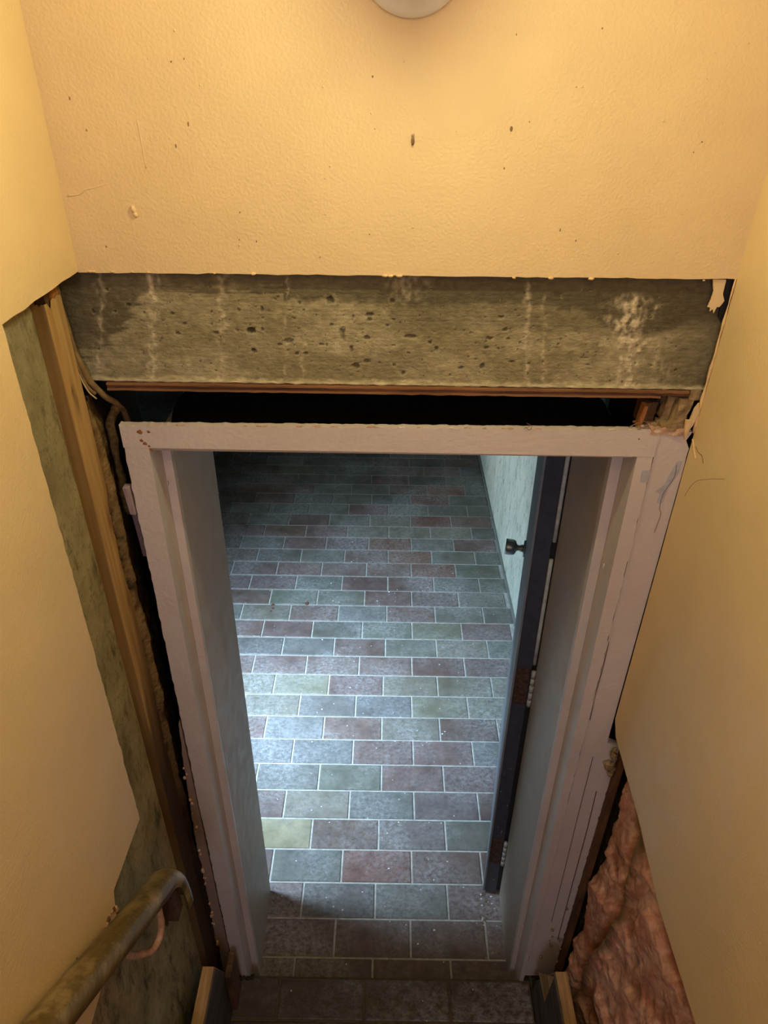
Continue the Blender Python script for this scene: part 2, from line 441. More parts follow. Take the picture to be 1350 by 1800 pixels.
for nm, x0, x1, s in (('stringer', -.4805, -.4495, 0), ('stringer', .491, .523, 0)):
    g = tag(empty(nm, 'grey-painted stair stringer with a raw wood top edge by the '+('left concrete wall' if x0 < 0 else 'pink insulation'), 'stringer'), None, None)
    pts = [(-.035, .03), (-.045, .24), (-.14, .50), (-.30, .50), (-.30, .56), (-1.0, 1.26), (-1.0, .80), (-.62, .40), (-.46, .03)]
    prism('side_board', pts, 0, x0+.0005, x1-.0005, M['stringer'], g)
    xe0, xe1 = (x0-.004, x1-.004) if x0 < 0 else (x0+.004, x1+.004)
    prism('top_edge', [(-.046, .235), (-.05, .257), (-.14, .512), (-.30, .512), (-.30, .501), (-.14, .501), (-.062, .24)], 0, xe0, xe1, M['raw'], g)
    if x0 > 0:
        prism('raw_patch', RAWTRI, 0, x0-.0015, x0+.0006, M['raw'], g)
    else:
        box('filler_block', x1+.0, x1+.018, -.10, -.028, LZ, .36, M['brownboard'], g, .003)

# ------------------------------------------------------------------ walls of the stairwell
XW, XE = -.47, .53
T = .0127
# left painted drywall: the lower part and the strip beside the door are torn off
edge = jag([(0, 2.366), (-.252, 2.368)], .03, .0015)[:-1]+jag([(-.252, 2.368), (-.256, 1.892), (-.266, 1.385)], .012, .0028)[:-1] + \
       jag([(-.266, 1.385), (-.415, 1.397), (-.43, 1.35), (-.526, 1.307), (-.60, 1.30)], .02, .002)[:-1]
pts = edge+[(-.60, 1.30), (-3.2, 1.30), (-3.2, 3.6), (0, 3.6)]
wl = prism('wall_left', pts, 0, XW-T, XW, M['drywall'])
tag(wl, 'peach painted drywall on the left of the stairwell, cut away beside the doorway', 'wall', kind='structure')
# the remaining drywall facing of the right side
edge = [(0, 2.37), (0, 2.12)]+jag([(0, 2.12), (-.004, 1.389), (-.03, 1.36), (-.21, 1.343), (-.386, 1.304), (-.575, 1.306)], .03, .0015)[1:-1]
pts = edge+[(-.575, 1.306), (-3.2, 1.31), (-3.2, 3.6), (0, 3.6)]
wr = prism('wall_right', pts, 0, XE, XE+T, M['drywall'])
tag(wr, 'peach painted drywall on the right of the stairwell, cut away low down above the insulation', 'wall', kind='structure')
# pale torn edge running down the right drywall beside the beam
tp = [(XE-.002+.002*noise.noise(Vector((0, z*30, 1))), -.0005, z) for z in [2.37-.013*i for i in range(21)]]
bm = bmesh.new(); add_sweep(bm, [Vector(p) for p in tp], circ(.0024, 6), Vector((1, 0, 0)), True, lambda t: .5+.8*t+.4*math.sin(t*31)*math.sin(t*7)); bm_obj('torn_edge', bm, M['paper'], wr, True)
# back wall above the door
pts = jag([(XW, 2.3645), (XE, 2.369)], .015, .0012)+[(XE, 3.6), (XW, 3.6)]
wb = prism('wall_front', pts, 1, 0.0, T, M['drywall'])
tag(wb, 'peach painted drywall above the doorway, lit by the bare bulb', 'wall', kind='structure')
def speck(x, z, r, mat, sx=1, sz=1, dep=.4, nm='paint_blob'):
    b = bmesh.new(); blob(b, (x, -.0005, z), r, x*9+z, (sx, dep, sz), 2); return bm_obj(nm, b, mat, wb, True)
M['plug'] = m_plain('dark_wall_plug', srgb(140, 108, 70), .8, 0, .3)
speck(.032, 2.550, .0035, M['plug'], .7, 1.6, 1.6, 'wall_plug'); speck(.032, 2.5565, .0022, M['crumb'], 1, 1, 2, 'plug_collar')
speck(-.370, 2.456, .0042, M['drywall'], .8, 1.5, 1.0); speck(-.3685, 2.449, .0035, M['drywall'], .9, 1.2, 1.0)
for i in range(26): speck(random.uniform(-.44, .5), random.uniform(2.38, 2.69), random.uniform(.0007, .0016), M['drywall'])
for i in range(22): speck(random.uniform(-.44, .5), random.uniform(2.38, 2.69), random.uniform(.0006, .0011), M['plug'], 1, random.uniform(.8, 3), .3, 'dark_speck')
for i in range(16): speck(-.46+.98*random.random()**1.3, 2.3665, random.uniform(.0012, .0028), M['paper'], 1.6, .8, .9, 'torn_fleck')
tube('paint_ridge', [(-.461, -.0002, 2.4725), (-.444, -.0002, 2.475), (-.434, -.0002, 2.481), (-.42, -.0002, 2.484), (-.40, -.0002, 2.4895)], .0011, M['drywall'], wb, scale=lambda t: 1-.7*t)
tube('paint_ridge', [(-.344, -.0001, 2.57), (-.342, -.0001, 2.51)], .0007, M['drywall'], wb)
# side walls' concrete, rear wall, ceiling
o = box('wall_left_concrete', -.70, -.521, -3.2, -.004, -.1, 3.6, M['concrete_wall']); tag(o, 'grey-olive smeared concrete wall exposed behind the torn left drywall', 'wall', kind='structure')
o = box('wall_right_backing', .69, .75, -3.2, .0, -.1, 3.6, M['block']); tag(o, 'dark masonry behind the pink insulation on the right', 'wall', kind='structure')
o = box('wall_rear', -.70, .75, -3.3, -3.2, -.1, 3.7, M['ceiling']); tag(o, 'painted wall behind the viewer at the top of the stairs', 'wall', kind='structure')
o = box('ceiling', -.70, .75, -3.3, .1, 3.6, 3.7, M['ceiling']); tag(o, 'cream ceiling over the stairwell', 'ceiling', kind='structure')
o = box('wall_front_backing', -.70, .75, T+.001, .36, 2.5, 3.7, M['block']); tag(o, 'masonry carried by the concrete beam above the door', 'wall', kind='structure')
# furring and deep studs behind the right drywall
# door wall masonry either side of the frame
o = box('wall_door_left', XL2, -.565, .0, .36, -.1, 2.5, M['block']); tag(o, 'masonry left of the door opening facing the dark cavity', 'wall', kind='structure')
o = box('wall_door_right', .60, .80, .005, .36, -.1, 2.183, M['block']); tag(o, 'masonry right of the door opening behind the casing', 'wall', kind='structure')

# ------------------------------------------------------------------ concrete beam with its stains, pits and lime runs
def px2w(px, py):     # photograph measurements of the beam face, as metres on that face
    s = (py-482)/(679-482)
    xl = 135+45*s; xr = 1290-50*s
    return XW+(px-xl)/(xr-xl)*(XE-XW), 2.368-s*.184
PITS = [(400+x/2.25, 440+y/2.25, a/2.25, b/2.25) for x, y, a, b in ((85,323,20,14),(128,318,8,8),(235,362,24,12),(198,378,14,6),(275,213,7,7),(292,240,5,4),(237,241,10,3),
 (398,200,18,16),(490,262,6,8),(557,253,18,9),(556,272,10,8),(645,200,11,9),(652,272,8,5),(627,294,9,5),(678,283,6,4),(720,337,28,9),(548,345,14,10),(655,372,10,4),
 (485,388,9,14),(450,335,12,30),(405,295,10,6),(365,375,12,6),(268,413,10,8),(305,412,10,7),(548,442,16,10),(505,462,20,13),(600,445,6,5),(658,455,8,6),(714,405,10,4),
 (815,316,5,5),(826,385,8,12),(1100,305,13,8),(1150,249,8,4),(1038,340,15,9),(1112,341,10,6),(1080,255,14,7),(1160,355,5,4),(1075,382,6,6),(1025,378,14,6),(1010,455,12,14),
 (925,462,14,7),(935,310,5,6),(960,320,5,5),(1195,440,8,5),(1250,432,5,5),(1128,434,18,6),(95,405,10,12),(232,400,6,5),(125,240,8,12),(178,200,5,5),(137,178,4,4),(28,238,5,5),(695,488,10,12),(800,360,8,9))] + \
 [(x/3, 400+y/3, a/3, b/3) for x, y, a, b in ((468,460,8,14),(540,350,14,8),(585,460,10,8),(660,425,16,9),(740,465,8,6),(890,468,12,8),(840,505,10,6),(955,520,12,8),(920,572,16,10),
 (985,372,6,5),(1310,552,26,15),(1125,565,18,10),(988,590,6,5),(1325,655,14,10),(1245,445,8,10),(500,662,8,7),(1240,552,6,5),(670,300,6,4),(700,260,5,4))] + \
 [(1000+x/3, 400+y/3, a/3, b/3) for x, y, a, b in ((90,670,26,5),(110,710,14,5),(580,730,12,8),(330,665,8,7),(600,550,12,3))]
rp = random.Random(3)
for i in range(230):
    PITS.append((rp.uniform(190, 1220), 500+170*rp.random()**.7, rp.uniform(.8, 2.6), rp.uniform(.8, 2.0)))
PW = []
for px, py, a, b in PITS:
    x, z = px2w(px, py); PW.append((x, z, max(a, 1.0)*.00092, max(b, 1.0)*.00095, rp.random()*9))
BIN = {}
for p in PW:
    for bx in range(int((p[0]-p[2]*1.6+1)*20), int((p[0]+p[2]*1.6+1)*20)+1): BIN.setdefault(bx, []).append(p)
C_PIT_SHADE = srgb(62, 54, 38)[:3]  # shade inside the pits, put into the colour
C_MID, C_DARK, C_LIGHT, C_LIME = srgb(138, 128, 98)[:3], srgb(84, 76, 58)[:3], srgb(166, 156, 124)[:3], srgb(206, 192, 160)[:3]
def streak(x, z, px, w, z0, z1, amt):
    cx = px2w(px, 482+(2.368-z)/.184*197)[0]+.006*noise.noise(Vector((z*30, px, 0)))
    ww = w*(1+1.3*noise.noise(Vector((z*60, px*.3, 5))))*(1+.6*fbm(x*120, z*120, 2)); cx += .003*fbm(z*90, px, x*40)
    return amt*math.exp(-((x-cx)/ww)**2)*sstep(z0+.01, z0, z)*sstep(z1-.01, z1, z)
def beam(u, v):
    x = -.565+1.165*u; z = 2.184+.20*v
    n1 = fbm(x*9, 0, z*17); n2 = fbm(x*60, 3, z*85); s = (2.368-z)/.184
    d = .0012*fbm(x*14, 7, z*14)+.0005*n2+.00012*math.sin(z*900+2*fbm(x*2, 0, z*3))
    c = mix3(C_MID, C_LIGHT, sstep(-.4, .7, n1+.3*n2))
    px = 158+1110*(x-XW)
    lim = .20+.05*fbm(x*3, 9, 0)+(.06 if 500 < px < 1000 else 0)+.30*sstep(960, 1120, px)*(1-sstep(1130, 1240, px)*.5)+.5*sstep(300, 150, px)
    if px < 500: lim = .12+.12*sstep(.0, .6, fbm(x*2.5, 2, z*60))+.55*sstep(290, 150, px)
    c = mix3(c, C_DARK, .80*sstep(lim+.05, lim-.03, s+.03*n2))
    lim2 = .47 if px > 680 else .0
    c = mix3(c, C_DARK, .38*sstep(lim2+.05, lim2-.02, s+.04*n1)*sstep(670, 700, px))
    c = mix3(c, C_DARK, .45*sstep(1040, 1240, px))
    c = mix3(c, C_DARK, .35*sstep(.5, 1., fbm(x*5, 4, z*110))) 
    a = streak(x, z, 262, .0075, 2.362, 2.18, .75)+streak(x, z, 384, .006, 2.355, 2.18, .6)+streak(x, z, 168, .006, 2.36, 2.2, .45) + \
        streak(x, z, 928, .004, 2.365, 2.19, .55)+streak(x, z, 958, .003, 2.33, 2.2, .5)+streak(x, z, 1112, .017, 2.335, 2.18, .95)+streak(x, z, 1095, .024, 2.30, 2.18, .45) + \
        streak(x, z, 712, .020, 2.368, 2.33, .38)+streak(x, z, 500, .002, 2.37, 2.2, .4)+streak(x, z, 530, .003, 2.26, 2.18, .5)+streak(x, z, 1160, .02, 2.27, 2.19, .35)+streak(x, z, 590, .01, 2.30, 2.24, .3)
    a = min(1, a*(.55+1.2*max(-.4, fbm(x*110, 6, z*70))))
    c = mix3(c, C_LIME, max(0, a)); d -= .0016*max(0, a)*(1+n2)
    edge = sstep(.955, .985, s+.02*n2)
    c = mix3(c, C_LIME, .45*edge); d -= .0022*edge*(1+.8*n2)
    for (cx, cz, rx, rz, sd) in BIN.get(int((x+1)*20), ()):
        q = math.hypot((x-cx)/rx, (z-cz)/rz)*(1+.45*noise.noise(Vector((x*260+sd, z*260, sd))))
        if q < 1.4:
            k = 1-sstep(.55, 1.0, q); d += k*min(.006, .55*min(rx, rz)+.0012)
            c = mix3(c, C_PIT_SHADE, .60*k) if q < 1 else mix3(c, C_LIGHT, .35)
    return (x, .0135+d, z), c
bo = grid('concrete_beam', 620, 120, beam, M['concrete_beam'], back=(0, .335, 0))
tag(bo, 'bare board-marked concrete beam over the doorway with pits and pale lime runs', 'beam', kind='structure')
pl = empty('plywood_strip', 'thin red-brown plywood strip under the concrete beam', 'board')
def plyf(z0, z1, y, nm, mat, x1=.506):
    bm = bmesh.new(); v0 = []
    for i in range(61):
        x = -.466+(x1+.466)*i/60; r = .0009*noise.noise(Vector((x*60, z0*90, 0)))
        v0.append([bm.verts.new(p) for p in ((x, y+r, z0+r), (x, y+r, z1+r*.5), (x, .30, z1), (x, .30, z0))])
    for a, b in zip(v0, v0[1:]):
        for k in range(4): bm.faces.new((a[k], b[k], b[(k+1) % 4], a[(k+1) % 4]))
    bm.faces.new(v0[0][::-1]); bm.faces.new(v0[-1]); bmesh.ops.recalc_face_normals(bm, faces=bm.faces)
    return bm_obj(nm, bm, mat, pl)
M['plylight'] = m_wood('plywood_face_ply', srgb(150, 108, 74), srgb(104, 68, 44), 0, .7, 30)
plyf(2.1795, 2.1830, .004, 'ply_layer', M['plylight']); plyf(2.1735, 2.1795, .006, 'ply_layer', M['ply']); plyf(2.1705, 2.1735, .0035, 'ply_layer', M['plylight'], .46)
# mortar lip under the beam's edge
def lip(u, v):
    x = -.47+1.0*u; a = v*2*math.pi; r = .0022*(1+.9*noise.noise(Vector((x*70, a, 2)))+.6*noise.noise(Vector((x*18, 0, 8))))
    return (x, .0105+r*math.cos(a), 2.186+r*math.sin(a)), mix3(C_LIME, C_MID, .5+.5*noise.noise(Vector((x*50, 0, 0))))
lo = grid('mortar_lip', 240, 8, lip, M['concrete_beam'], bo)

# ------------------------------------------------------------------ door frame
fr = empty('door_frame', 'pinkish painted door frame standing loose in the torn-out opening', 'door frame', loc=(0, 0, 0))
ZB = .0
def rough_side(name, xo_b, xo_t, xi_b, xi_t, zt, sgn):
    """face board: inner edge straight, outer edge ragged with old paint"""
    bm = bmesh.new(); n = 150; rows = []
    for i in range(n+1):
        t = i/n; z = ZB+(zt-ZB)*t
        xo = xo_b+(xo_t-xo_b)*t+sgn*.0016*(noise.noise(Vector((z*55, 1, xo_b)))+.6*random.uniform(-1, 1)); xi = xi_b+(xi_t-xi_b)*t
        rows.append([bm.verts.new(p) for p in ((xo, 0.0, z), (xi, 0.0, z), (xi, .012, z), (xo, .012, z))])
    for a, b in zip(rows, rows[1:]):
        for k in range(4): bm.faces.new((a[k], a[(k+1) % 4], b[(k+1) % 4], b[k]))
    bm.faces.new(rows[0][::-1]); bm.faces.new(rows[-1]); bmesh.ops.recalc_face_normals(bm, faces=bm.faces)
    return bm_obj(name, bm, M['frame'], fr, bevel=0)
rough_side('face_stile', -.458, -.457, -.419, -.4135, 2.108, 1)
rough_side('face_stile', .473, .471, .461, .4425, 2.108, -1)
# head face with flaked top edge
bm = bmesh.new(); rows = []
for i in range(161):
    x = -.4575+.929*i/160; zt = 2.1075+.005*(x+.457)/.93+.0012*noise.noise(Vector((x*45, 0, 4)))+random.uniform(-.0007, .0007)
    zb = 2.0645-.003*(x+.457)/.93
    rows.append([bm.verts.new(p) for p in ((x, -.0006, zb), (x, -.0006, zt), (x, .014, zt), (x, .014, zb))])
for a, b in zip(rows, rows[1:]):
    for k in range(4): bm.faces.new((a[k], a[(k+1) % 4], b[(k+1) % 4], b[k]))
bm.faces.new(rows[0][::-1]); bm.faces.new(rows[-1]); bmesh.ops.recalc_face_normals(bm, faces=bm.faces)
bm_obj('head_face', bm, M['frame'], fr)
# reveals, stops, deep jambs (left then right) and the head's soffit
hexa('reveal', (-.4215, -.419, .0004, .062), (-.416, -.4135, .0004, .062), ZB, 2.064, M['frame'], fr)
hexa('stop', (-.419, -.398, .058, .075), (-.4135, -.396, .058, .075), ZB, 2.05, M['frame'], fr, .0015)
def splay(x0f, x0b, x1f, x1b, yf, yb, th):
    bm = bmesh.new(); v = []
    for z, xf, xb in ((ZB, x0f, x0b), (2.05, x1f, x1b)):
        v += [bm.verts.new(p) for p in ((xf, yf, z), (xf+th, yf, z), (xb+th, yb, z), (xb, yb, z))]
    for q in ((0,3,2,1),(4,5,6,7),(0,1,5,4),(1,2,6,5),(2,3,7,6),(3,0,4,7)): bm.faces.new([v[i] for i in q])
    bmesh.ops.recalc_face_normals(bm, faces=bm.faces)
    return bm_obj('jamb', bm, M['jamb'], fr, bevel=.002)
splay(-.398, -.404, -.396, -.398, .075, .357, -.012)
hexa('reveal', (.461, .4635, .0004, .066), (.4425, .445, .0004, .066), ZB, 2.064, M['frame'], fr)
hexa('stop', (.445, .461, .062, .079), (.421, .4425, .062, .079), ZB, 2.05, M['frame'], fr, .0015)
splay(.446, .452, .421, .430, .079, .352, .012)
box('head_soffit', -.413, .44, .014, .352, 2.052, 2.062, M['jamb'], fr)
# extra casing board to the right of the frame, running into the wall
bm = bmesh.new(); rows = []
for i in range(121):
    t = i/120; z = .17+(2.110-.17)*t
    xr = .5295 if z > 1.30 else .562-.004*noise.noise(Vector((z*50, 0, 0)))
    if z > 2.05: xr = .5295-.012*sstep(2.05, 2.11, z)*abs(noise.noise(Vector((z*90, 0, 1))))*2
    rows.append([bm.verts.new(p) for p in ((.474-.002*t, .0015, z), (xr, .0015, z), (xr, .02, z), (.474-.002*t, .02, z))])
for a, b in zip(rows, rows[1:]):
    for k in range(4): bm.faces.new((a[k], a[(k+1) % 4], b[(k+1) % 4], b[k]))
bm.faces.new(rows[0][::-1]); bm.faces.new(rows[-1]); bmesh.ops.recalc_face_normals(bm, faces=bm.faces)
cs = bm_obj('casing_board', bm, M['frame']); tag(cs, 'wide pink painted casing board between the door frame and the right wall', 'casing')
# seam of cracked paint, stains and chips
seam = [(.4725+.0008*noise.noise(Vector((z*40, 0, 0))), .0, z) for z in [.3+.015*i for i in range(121)]]
bm = bmesh.new(); add_sweep(bm, [Vector(p) for p in seam], circ(.0009, 5), Vector((1, 0, 0)), True, lambda t: .5+1.1*abs(math.sin(t*57)*math.sin(t*23))); bm_obj('paint_seam', bm, M['frame'], fr, True)
M['crack'] = m_plain('dark_crack', srgb(104, 72, 54), .9)
def flat_patch(name, pts, y, mat, parent, th=.0008):
    return prism(name, jag(pts, .004, .0009, True), 1, y-th, y+.0005, mat, parent)
tube('crack', [(.4745, .0008, 1.62), (.4755, .0008, 1.55), (.4742, .0008, 1.46), (.476, .0008, 1.38)], .0009, M['crack'], cs)
tube('crack', [(.505, .0008, 1.25), (.507, .0008, 1.0), (.510, .0008, .75), (.512, .0008, .5)], .0008, M['crack'], cs)
tube('crack', [(.536, .0008, 1.12), (.540, .0008, .95), (.542, .0008, .70), (.545, .0008, .4)], .0012, M['crack'], cs)
tube('crack', [(.5155, .0008, 2.045), (.517, .0008, 2.02), (.5055, .0008, 1.985), (.506, .0008, 1.955), (.511, .0008, 1.94), (.508, .0008, 1.90)], .0004, M['crack'], cs)
flat_patch('strike_patch', [(.4565, 2.034), (.4715, 2.035), (.4715, 2.010), (.4585, 2.010)], 0.0, M['rawpatch'], fr)
flat_patch('bare_patch', [(.515, 2.052), (.524, 2.054), (.523, 2.03), (.512, 2.00), (.508, 1.965), (.499, 1.965), (.499, 1.985), (.490, 1.99), (.503, 2.005), (.509, 2.03)], .0015, M['rawpatch'], cs, .0006)
for (x, z, r) in ((-.4235, 2.0955, .0050), (-.408, 2.0960, .0035), (-.4235, 2.079, .0035), (-.418, 2.073, .004), (-.4115, 2.068, .003), (-.4085, 2.061, .0025), (.454, 2.083, .0018), (.4545, 2.077, .0016), (.462, 2.069, .0016), (.438, 2.096, .0025)):
    b = bmesh.new(); blob(b, (x, -.0004, z), r, x*50, (1, .12, .85), 2); bm_obj('rust_spot', b, M['rustspot'], fr, True)
for i in range(26):
    x = random.uniform(-.45, .46); b = bmesh.new(); blob(b, (x, .001, 2.1085+.005*(x+.457)/.93), random.uniform(.002, .005), i, (1.8, .5, .35), 1); bm_obj('paint_flake', b, M['crumb'] if i % 3 else M['frame'], fr)
tube('lint', [(.237, -.002, 2.113), (.246, -.003, 2.119), (.241, -.002, 2.124), (.25, 0, 2.118), (.247, -.004, 2.112), (.239, -.001, 2.116)], .0004, M['crack'], fr, seg=5)
for (x, z, ln) in ((-.4015, 1.975, .006), (-.4135, 1.83, .003)):
    b = bmesh.new(); blob(b, (x, .03, z), ln, z, (.15, .8, 1), 2); bm_obj('paint_drip', b, M['frame'], fr, True)
b = bmesh.new(); blob(b, (.4375, .028, 1.80), .006, 3, (.2, .8, 1.1), 2); bm_obj('paint_drip', b, M['frame'], fr, True)
# the black lining on top of the head, its left end curling back
mem_pts = [(-.365, .02), (-.352, .10), (-.385, .17), (-.37, .23), (-.335, .29), (-.30, .345), (.43, .345), (.43, .02)]
def mem(u, v):
    y = .018+.325*v
    xl = -.395-.012*math.sin(v*3.1)+.006*math.sin(v*9); x = xl+(.432-xl)*u
    z = 2.0668+.006*fbm(x*7, y*9, 1)+.005*sstep(0, .1, u)+.012*math.exp(-((x-.1-.6*y)/.05)**2)*v
    return (x, y, z), (.011, .0085, .0065)
mo = grid('black_lining_sheet', 90, 30, mem, M['attr_rough'], back=(0, 0, -.003))
tag(mo, 'crinkled black sheet lying over the door head in the dark gap', 'sheet')

# ------------------------------------------------------------------ shim, sliver board and crumbs left of the frame
sh = empty('wood_shim', 'split violet-grey wood shim wedged at the left side of the door frame', 'shim')
hexa('upper_piece', (-.470, -.4595, -.004, .012), (-.4735, -.4615, -.006, .010), 1.925, 1.985, M['violetwood'], sh, .0012)
sh.children[0].data.materials[0] = m_wood('pale_violet_shim', srgb(176, 158, 160), srgb(132, 112, 118), 2, .6, 40)
hexa('lower_piece', (-.4655, -.4575, .002, .014), (-.4695, -.4575, .0, .013), 1.825, 1.926, M['violetwood'], sh, .0012)
pts = [(-.4615, 1.36)]+jag([(-.466, 1.345), (-.4735, 1.22), (-.482, 1.02), (-.49, .8), (-.497, .5), (-.5, .16)], .014, .0022)+[(-.4615, .16)]
sv = prism('splintered_board', pts, 1, .001, .014, M['splinterpaint'])
tag(sv, 'pointed splintered casing board left of the door frame, ragged with old plaster', 'board')
for i in range(34):
    t = random.random(); z = 1.2-1.0*t; x = -.474-.022*t+random.uniform(-.004, .004)
    b = bmesh.new(); blob(b, (x, -.002, z), random.uniform(.002, .0055), i*3, (1, 1, 1.3), 1); bm_obj('plaster_crumb', b, M['crumb'], sv)

# ------------------------------------------------------------------ left cavity: furring strip, dirty batt, cables
fu = empty('furring_strip', 'pine furring strip standing against the concrete wall left of the door', 'stud')
def studf(u, v):
    # wraps the four sides of the strip: u round, v along
    z = .16+(2.338-.16)*v
    corner = [(-.521, -.072), (-.4995, -.072), (-.4995, -.012), (-.521, -.012)]
    k = int(min(3.999, u*4)); f = u*4-k; a, b2 = corner[k], corner[(k+1) % 4]
    x, y = a[0]+(b2[0]-a[0])*f, a[1]+(b2[1]-a[1])*f
    n = fbm(x*20+y*20, 1, z*3); g = fbm(y*160+x*160, 0, z*5, 3)
    c = mix3(srgb(196, 160, 108)[:3], srgb(172, 134, 84)[:3], sstep(-.6, .7, g))
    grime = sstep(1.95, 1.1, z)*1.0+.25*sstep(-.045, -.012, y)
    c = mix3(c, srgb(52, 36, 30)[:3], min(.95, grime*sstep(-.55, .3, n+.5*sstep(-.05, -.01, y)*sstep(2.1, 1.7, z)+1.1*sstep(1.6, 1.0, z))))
    if k == 0: c = mix3(c, srgb(120, 94, 58)[:3], .6)  # front face darkened in the colour, as the bulb only grazes it
    for (kz, ky, rr) in ((2.17, -.045, .010), (2.19, -.05, .005), (1.93, -.03, .012), (1.74, -.03, .01)):
        if k == 1 or k == 2: c = mix3(c, srgb(60, 38, 20)[:3], .8*math.exp(-(((z-kz)/(rr*2.2))**2+((y-ky)/(rr*.45))**2)*(1+.5*g)))
    e = .0006*g
    return (x+e, y, z-(.02*abs(noise.noise(Vector((x*150, y*150, 0)))) if v == 1 else 0)), c
M['studattr'] = m_attr('pine_furring_face', .72, 40, .10, .2, .002, 90, .3, (1, 1, .06))
so2 = grid('strip', 32, 180, studf, M['studattr'], fu)
for p in so2.data.polygons: p.use_smooth = False
sp = empty('splintered_wood_end', 'orange splintered wood end tucked under the left drywall corner', 'wood')
hexa('splinter', (-.5195, -.500, -.040, -.018), (-.5195, -.502, -.038, -.010), 2.322, 2.352, M['stud_end'], sp, .002)
hexa('splinter', (-.519, -.502, -.058, -.048), (-.519, -.503, -.064, -.050), 2.325, 2.36, M['brownboard'], sp, .001)
hexa('splinter', (-.5195, -.512, -.050, -.020), (-.5195, -.505, -.050, -.004), 2.345, 2.372, M['rubble'], sp, .002)

def batt(u, v):
    z = .2+1.95*v; y = -.046+.115*u
    n = fbm(y*18, 2, z*6); n2 = fbm(y*60, 5, z*30); n3b = fbm(y*200, 5, z*110)
    n2 = .6*n2+.5*n3b; rid = math.exp(-((u-.40-.07*noise.noise(Vector((z*3, 0, 4))))/.10)**2)
    x = -.5025+.004*n+.0035*n2+.009*rid*(1+.8*n)+.004*sstep(.25, .4, u)-.004*sstep(.25, .0, u)
    if z > 2.09: x -= .012*sstep(2.09, 2.15, z)
    x = min(x, -.480)
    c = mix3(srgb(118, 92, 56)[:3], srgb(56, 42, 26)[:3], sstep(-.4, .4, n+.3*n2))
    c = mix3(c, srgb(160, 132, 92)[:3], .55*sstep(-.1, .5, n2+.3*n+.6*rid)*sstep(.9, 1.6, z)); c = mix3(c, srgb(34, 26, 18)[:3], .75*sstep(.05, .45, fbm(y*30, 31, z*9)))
    c = mix3(c, (.012, .009, .008), sstep(.50, .85, u)*.9)  # shade deep in the cavity put into the colour
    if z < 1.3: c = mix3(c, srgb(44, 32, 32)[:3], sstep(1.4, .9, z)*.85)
    return (x, y, z), c
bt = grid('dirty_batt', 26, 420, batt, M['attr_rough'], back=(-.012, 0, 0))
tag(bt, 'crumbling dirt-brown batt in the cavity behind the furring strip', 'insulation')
cb = empty('cable_bundle', 'dusty brown cables running down the corner into the gap left of the door head', 'cable')
tube('cable', [(-.512, -.004, 2.36), (-.5085, -.002, 2.30), (-.5025, -.003, 2.24), (-.491, .0, 2.19), (-.476, .010, 2.158), (-.466, .035, 2.130), (-.470, .07, 2.09), (-.478, .09, 2.02)], .0052, M['cable'], cb, bump=.001)
tube('cable', [(-.505, -.006, 2.35), (-.506, -.006, 2.29), (-.5035, -.006, 2.23), (-.497, -.004, 2.185), (-.486, .0, 2.165)], .0030, M['cable'], cb)
tube('wire', [(-.505, -.008, 2.26), (-.503, -.008, 2.21), (-.494, -.008, 2.175), (-.484, -.004, 2.158)], .0012, M['wire'], cb)
cd2 = tube('bent_conduit', [(-.466, .04, 2.125), (-.474, .035, 2.118), (-.483, .032, 2.10), (-.486, .032, 2.06), (-.488, .034, 1.98), (-.491, .04, 1.90)], .0078, M['conduitdirt'], bump=.004)
tag(cd2, 'stubby dirt-caked conduit elbow beside the top left corner of the door frame', 'conduit')
o = box('cavity_board', -.564, -.412, .300, .345, 0, 1.93, M['darkwood']); tag(o, 'dark board added in the cavity left of the door frame to block room light', 'stud')  # unseen blocker added to keep room light out of the left cavity
o = box('cavity_board', -.5645, -.526, .12, .29, 0, 2.18, M['darkwood']); tag(o, 'dark upright board on the masonry deep in the left cavity', 'stud')
o = box('cavity_board', .476, .598, .20, .30, 0, 2.10, M['darkwood']); tag(o, 'dark board added behind the right door jamb to block room light', 'stud')  # unseen blocker added to keep the right cavity dark

# ------------------------------------------------------------------ rubble in the right corner above the frame
rb = empty('broken_corner_rubble', 'broken mortar, brick slivers and wood stubs above the right end of the door frame', 'rubble')
def chunk(nm, x0, x1, y0, y1, z0, z1, mat, seed, sub=3, amp=.003, lean=0):
    bm = bmesh.new(); add_box(bm, x0, x1, y0, y1, z0, z1)
    bmesh.ops.subdivide_edges(bm, edges=bm.edges[:], cuts=sub, use_grid_fill=True)
    for v in bm.verts:
        v.co.x += lean*(v.co.z-z0); v.co += noise.noise_vector(v.co*70+Vector((seed, 0, 0)))*amp
    return bm_obj(nm, bm, mat, rb)
chunk('mortar_piece', .488, .511, .004, .05, 2.112, 2.168, M['rubble'], 1, 5, .0035, .12)
chunk('mortar_piece', .475, .488, .02, .06, 2.125, 2.168, M['rubble'], 2, 4, .004, .15)
chunk('brick_stub', .447, .468, .03, .07, 2.105, 2.150, M['brownboard'], 3, 4, .003)
chunk('wood_splinter', .436, .442, .012, .03, 2.108, 2.152, M['stud_end'], 4, 3, .0012, .08)
chunk('mortar_piece', .509, .5285, .008, .04, 2.166, 2.186, M['rubble'], 5, 4, .003)
chunk('plaster_lump', .455, .522, -.001, .03, 2.105, 2.1165, M['crumb'], 6, 5, .003)
chunk('plaster_lump', .470, .50, .0, .03, 2.113, 2.124, M['rubble'], 7, 4, .004)
flatp = prism('paper_shard', [(.5165, 2.112), (.523, 2.125), (.5265, 2.15), (.523, 2.166), (.518, 2.155), (.515, 2.13)], 1, -.004, .0, M['drywall'], rb)
prism('paper_shard', [(.508, 2.135), (.5165, 2.135), (.5175, 2.112), (.515, 2.098), (.511, 2.112)], 1, -.006, -.001, M['paper'], rb)
